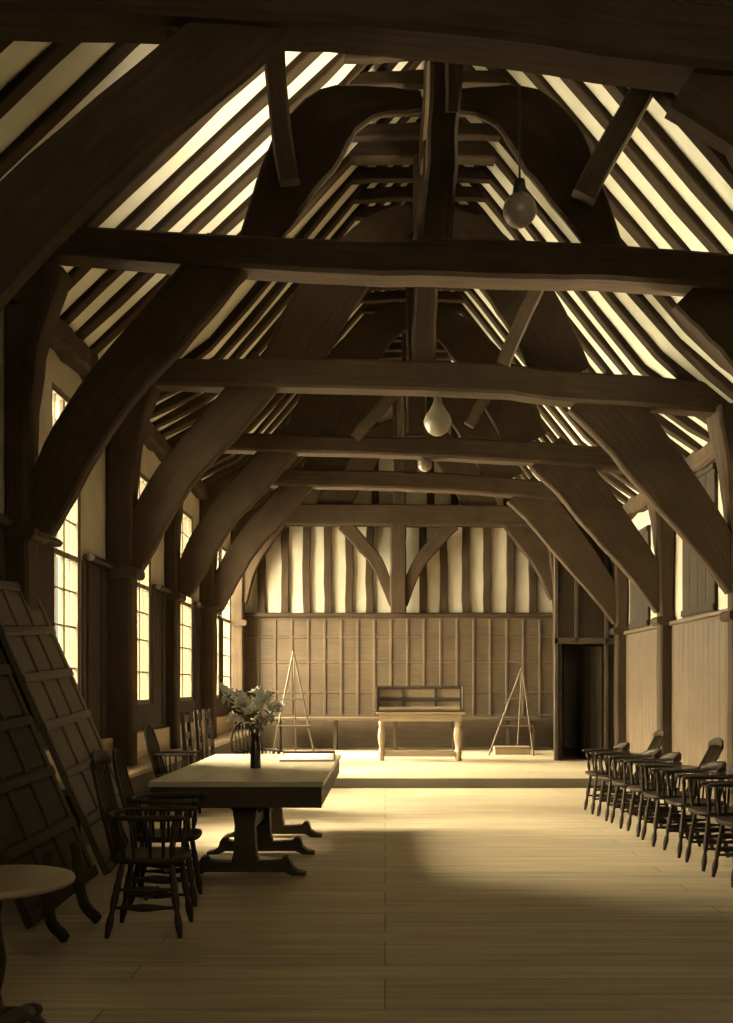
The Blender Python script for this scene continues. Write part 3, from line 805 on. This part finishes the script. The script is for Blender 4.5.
lean_panel('near section of oak panelling leaning behind the round table, coloured dark for shadow', (-2.10, 6.6, .04), 22.5, 1.4, 2.45, 3, 6, 'panel_dark', 2)  # darker oak than the far section puts the shade into the colour

# offcuts of curved timber at the foot of the panelling
for k, (a, b, c, lab) in enumerate((((-2.0, 5.95, .45), (-1.93, 5.75, .12), (-1.80, 5.62, .03), 'nearer curved timber offcut propped at the foot of the dark panelling'),
                                    ((-1.95, 6.3, .45), (-1.87, 6.16, .14), (-1.74, 6.06, .03), 'farther curved timber offcut propped at the foot of the dark panelling'))):
    tag(MB().loft([a, b, c], .05, .06, side=(0, 1, 0), ch=.012, seg=10, jit=.004).build('timber_offcut', 'panel_dark'), lab, 'timber', 'curved offcuts by the panelling')

# round tripod table, left foreground
t = thing('tripod_table', 'round tilt-top tripod table at the left edge of the foreground', 'table', (-1.46, 3.74, 0))
MB().lathe([(0, .695), (.26, .695), (.285, .703), (.29, .715), (.285, .726), (.27, .73), (0, .73)], n=40).build('tabletop', 'sidetable', t)
MB().lathe([(0, .16), (.035, .16), (.045, .2), (.03, .26), (.022, .3), (.035, .36), (.042, .42), (.03, .5), (.02, .58), (.028, .64), (.05, .68), (.06, .694), (0, .694)], n=16).build('column', 'chair', t)
for k in range(3):
    a = math.radians(20 + 120 * k); c, s = math.cos(a), math.sin(a)
    MB().tube([(c * .03, s * .03, .22), (c * .13, s * .13, .2), (c * .22, s * .22, .08), (c * .29, s * .29, .018)], [.026, .022, .017, .018], 8, seg=14).build('leg', 'chair', t)

# ------------------------------------------------------------------ on the dais
ZD = .14
t = thing('wall_form', 'long plain bench against the wainscot at the back of the dais', 'bench', (.4, 20.3, ZD))
MB().box((-2.3, 19.95, ZD + .60), (3.1, 20.6, ZD + .66), ch=.01).build('seat', 'panel', t, True)
for X in (-2.15, -1.0, .2, 1.4, 2.5, 3.0):
    MB().box((X - .035, 20.14, ZD), (X + .035, 20.5, ZD + .598), ch=.008).build('leg', 'panel_mid', t, True)

# table with a long panelled case on it
Y0 = 17.5
t = thing('side_table', 'oak side table with turned legs standing in the middle of the dais', 'table', (.6, Y0, ZD))
MB().box((-.76, -.27, .80), (.78, .27, .84), ch=.01).build('tabletop', 'sidetable', t)
MB().box((-.7, -.23, .68), (.72, .23, .799), ch=.006).build('frieze', 'sidetable', t)
for X, y_ in ((-.66, -.2), (.68, -.2), (-.66, .2), (.68, .2)):
    MB().lathe([(0, 0), (.045, 0), (.05, .03), (.04, .07), (.05, .1), (.05, .16), (.032, .19), (.04, .25), (.06, .36), (.066, .44), (.055, .52), (.034, .58), (.05, .62), (.05, .68), (0, .68)], (X, y_, 0), 14).build('leg', 'sidetable', t)
m2 = MB(); m2.box((-.62, -.22, .07), (.64, -.18, .15), ch=.006); m2.box((-.62, .18, .07), (.64, .22, .15), ch=.006); m2.build('stretcher', 'sidetable', t)
t = thing('long_case', 'long low dark case with panelled front resting on the dais side table', 'case', (.6, Y0, ZD + .841))
MB().box((-.77, -.25, 0), (.79, .25, .03), ch=.006).build('base', 'casewood', t)
m2 = MB(); m2.box((-.74, .1, .031), (.74, .13, .42), ch=.004); m2.build('back', 'sidetable', t)
m2 = MB()
for X in (-.74, -.3, .27, .71): m2.box((X, .05, .031), (X + .045, .099, .42), ch=.004)
for z in (.40, .19): m2.box((-.74, .045, z), (.75, .1, z + .055), ch=.004)
m2.build('front_frame', 'casewood', t)
for X in (-.76, .74): MB().box((X, -.22, .031), (X + .03, .14, .44), ch=.005).build('end_board', 'casewood', t)
MB().box((-.70, -.2, .031), (.70, .02, .09), ch=.01).build('tray', 'sidetable', t)

def easel(label, apex, fl, fr, back, mat, board=True):
    base = V((fl[0] + fr[0]) / 2, fl[1], ZD)
    t = thing('easel', label, 'easel', base, group='artist easels on the dais')
    A = Vector(apex)
    for f in (fl, fr): MB().loft([(*f, ZD), A], (.022), .034, side=(0, 1, 0), ch=.006).build('leg', mat, t, True)
    MB().loft([(*back, ZD), A + V(0, .05, -.06)], .022, .03, side=(1, 0, 0), ch=.006).build('rear_leg', mat, t, True)
    for z, nm in ((.55, 'shelf'), (1.05, 'crossbar')):
        f = z / (A.z - ZD); a = V(*fl, ZD).lerp(A, f); b = V(*fr, ZD).lerp(A, f)
        MB().loft([a + V(-.05, -.035, 0), b + V(.05, -.035, 0)], .026, .028, side=(0, 1, 0), ch=.006).build(nm, mat, t, True)
    return t
k = 1000 / 18.6
easel('slender easel left of the side table, before the bright end wainscot', ((293 - 385) / k, 18.7, EYE + (685 - 651) / k), ((273 - 385) / k, 18.5), ((315 - 385) / k, 18.5), (-1.72, 19.3), 'easel_dark')
easel('slender easel right of the side table, near the doorway', ((523 - 385) / k, 18.7, EYE + (685 - 667) / k), ((488 - 385) / k, 18.5), ((533 - 385) / k, 18.5), (2.55, 19.3), 'easel')
t = thing('low_box', 'low wooden box lying under the right easel', 'box', (2.4, 18.95, ZD))
MB().box((-.33, -.15, 0), (.33, .15, .13), ch=.01).build('body', 'sidetable', t)
MB().box((-.34, -.16, .131), (.34, .16, .15), ch=.006).build('lid', 'sidetable', t)

# ------------------------------------------------------------------ pendant lamps
def lamp(label, x, y, ztop, zc, r, pear):
    t = thing('pendant_lamp', label, 'lamp', (x, y, ztop), group='opal pendant lamps')
    MB().tube([(0, 0, 0), (0, 0, zc + r - ztop + .05)], .006, 6).build('chain', 'iron', t)
    zz = zc - ztop
    MB().lathe([(0, r + .07), (.028, r + .07), (.034, r + .03), (.04, r - .01), (0, r - .01)], (0, 0, zz), 14).build('fitting', 'iron', t)
    if pear: pr = [(.0, -r), (r * .35, -r * .94), (r * .7, -r * .7), (r * .95, -r * .25), (r, .05 * r), (r * .86, r * .45), (r * .55, r * .9), (r * .32, r * 1.35), (r * .25, r * 1.7), (0, r * 1.7)]
    else: pr = [(r * math.sin(PI * q / 14) if 0 < q < 14 else 0, -r * math.cos(PI * q / 14)) for q in range(15)]
    MB().lathe(pr, (0, 0, zz), 24).build('globe', 'opal', t)
lamp('round opal globe lamp hanging high at the right from the nearest tie beam', .72, 5.35, EYE + 3.21, EYE + 2.54, .09, False)
lamp('large pear-shaped opal lamp hanging from the third tie beam', .60, 11.4, EYE + 3.35, EYE + 3.0, .16, True)
lamp('small opal lamp hanging from the fourth tie beam', .575, 14.4, EYE + 3.28, EYE + 3.17, .10, False)

# ------------------------------------------------------------------ light
w = bpy.data.worlds.new('sky'); S.world = w; w.use_nodes = True
bg = w.node_tree.nodes['Background']
bg.inputs[0].default_value = (1.0, .91, .60, 1); bg.inputs[1].default_value = .72
def sun(name, d, energy, angle):
    l = bpy.data.lights.new(name, 'SUN'); l.energy = energy; l.angle = math.radians(angle); l.color = (1.0, .875, .585)
    o = bpy.data.objects.new(name, l); COL.objects.link(o)
    o.rotation_euler = Vector(d).to_track_quat('-Z', 'Y').to_euler()
    return o
sun('bright_sky', (1, -.15, -.7), 105, 40)
sun('pale_sky', (1, .3, -.42), 80, 95)
sun('yard_glow_left', (1, -.5, .42), 52, 55)
sun('roof_fill_right', (-1, -.1, .85), 40, 35)  # upward sun added through the unseen right opening to brighten the left roof
def area_light(name, loc, target, sx, sy, watts):
    l = bpy.data.lights.new(name, 'AREA'); l.shape = 'RECTANGLE'; l.size = sx; l.size_y = sy; l.energy = watts; l.color = (1.0, .875, .585)
    o = bpy.data.objects.new(name, l); COL.objects.link(o); o.location = loc
    o.rotation_euler = (Vector(target) - Vector(loc)).to_track_quat('-Z', 'Y').to_euler()
area_light('far_window_sky', (-4.7, 18.4, 2.9), (-1.5, 20.9, 2.4), 1.6, 2.2, 900)
area_light('rear_fill_light', (.6, YN - .6, 3.3), (.6, 6, 4.2), 2.2, 2.0, 130)  # fill lamp added behind the camera to lift the near beams

# ------------------------------------------------------------------ camera
cam = bpy.data.cameras.new('camera'); co = bpy.data.objects.new('camera', cam); COL.objects.link(co)
co.location = (0, 0, EYE); co.rotation_euler = (PI / 2, 0, 0)
cam.sensor_width = 36; cam.sensor_fit = 'AUTO'; cam.lens = 36 * 1000 / 1023
cam.shift_x = -18.5 / 1023; cam.shift_y = 173.5 / 1023
cam.clip_start = .05; cam.clip_end = 200
S.camera = co
S.view_settings.view_transform = 'Standard'; S.view_settings.look = 'None'
S.view_settings.gamma = 1; S.view_settings.use_curve_mapping = False
S.view_settings.exposure = 0
S.cycles.use_denoising = True
S.cycles.max_bounces = 14; S.cycles.diffuse_bounces = 8; S.cycles.transparent_max_bounces = 12
S.cycles.sample_clamp_indirect = 8
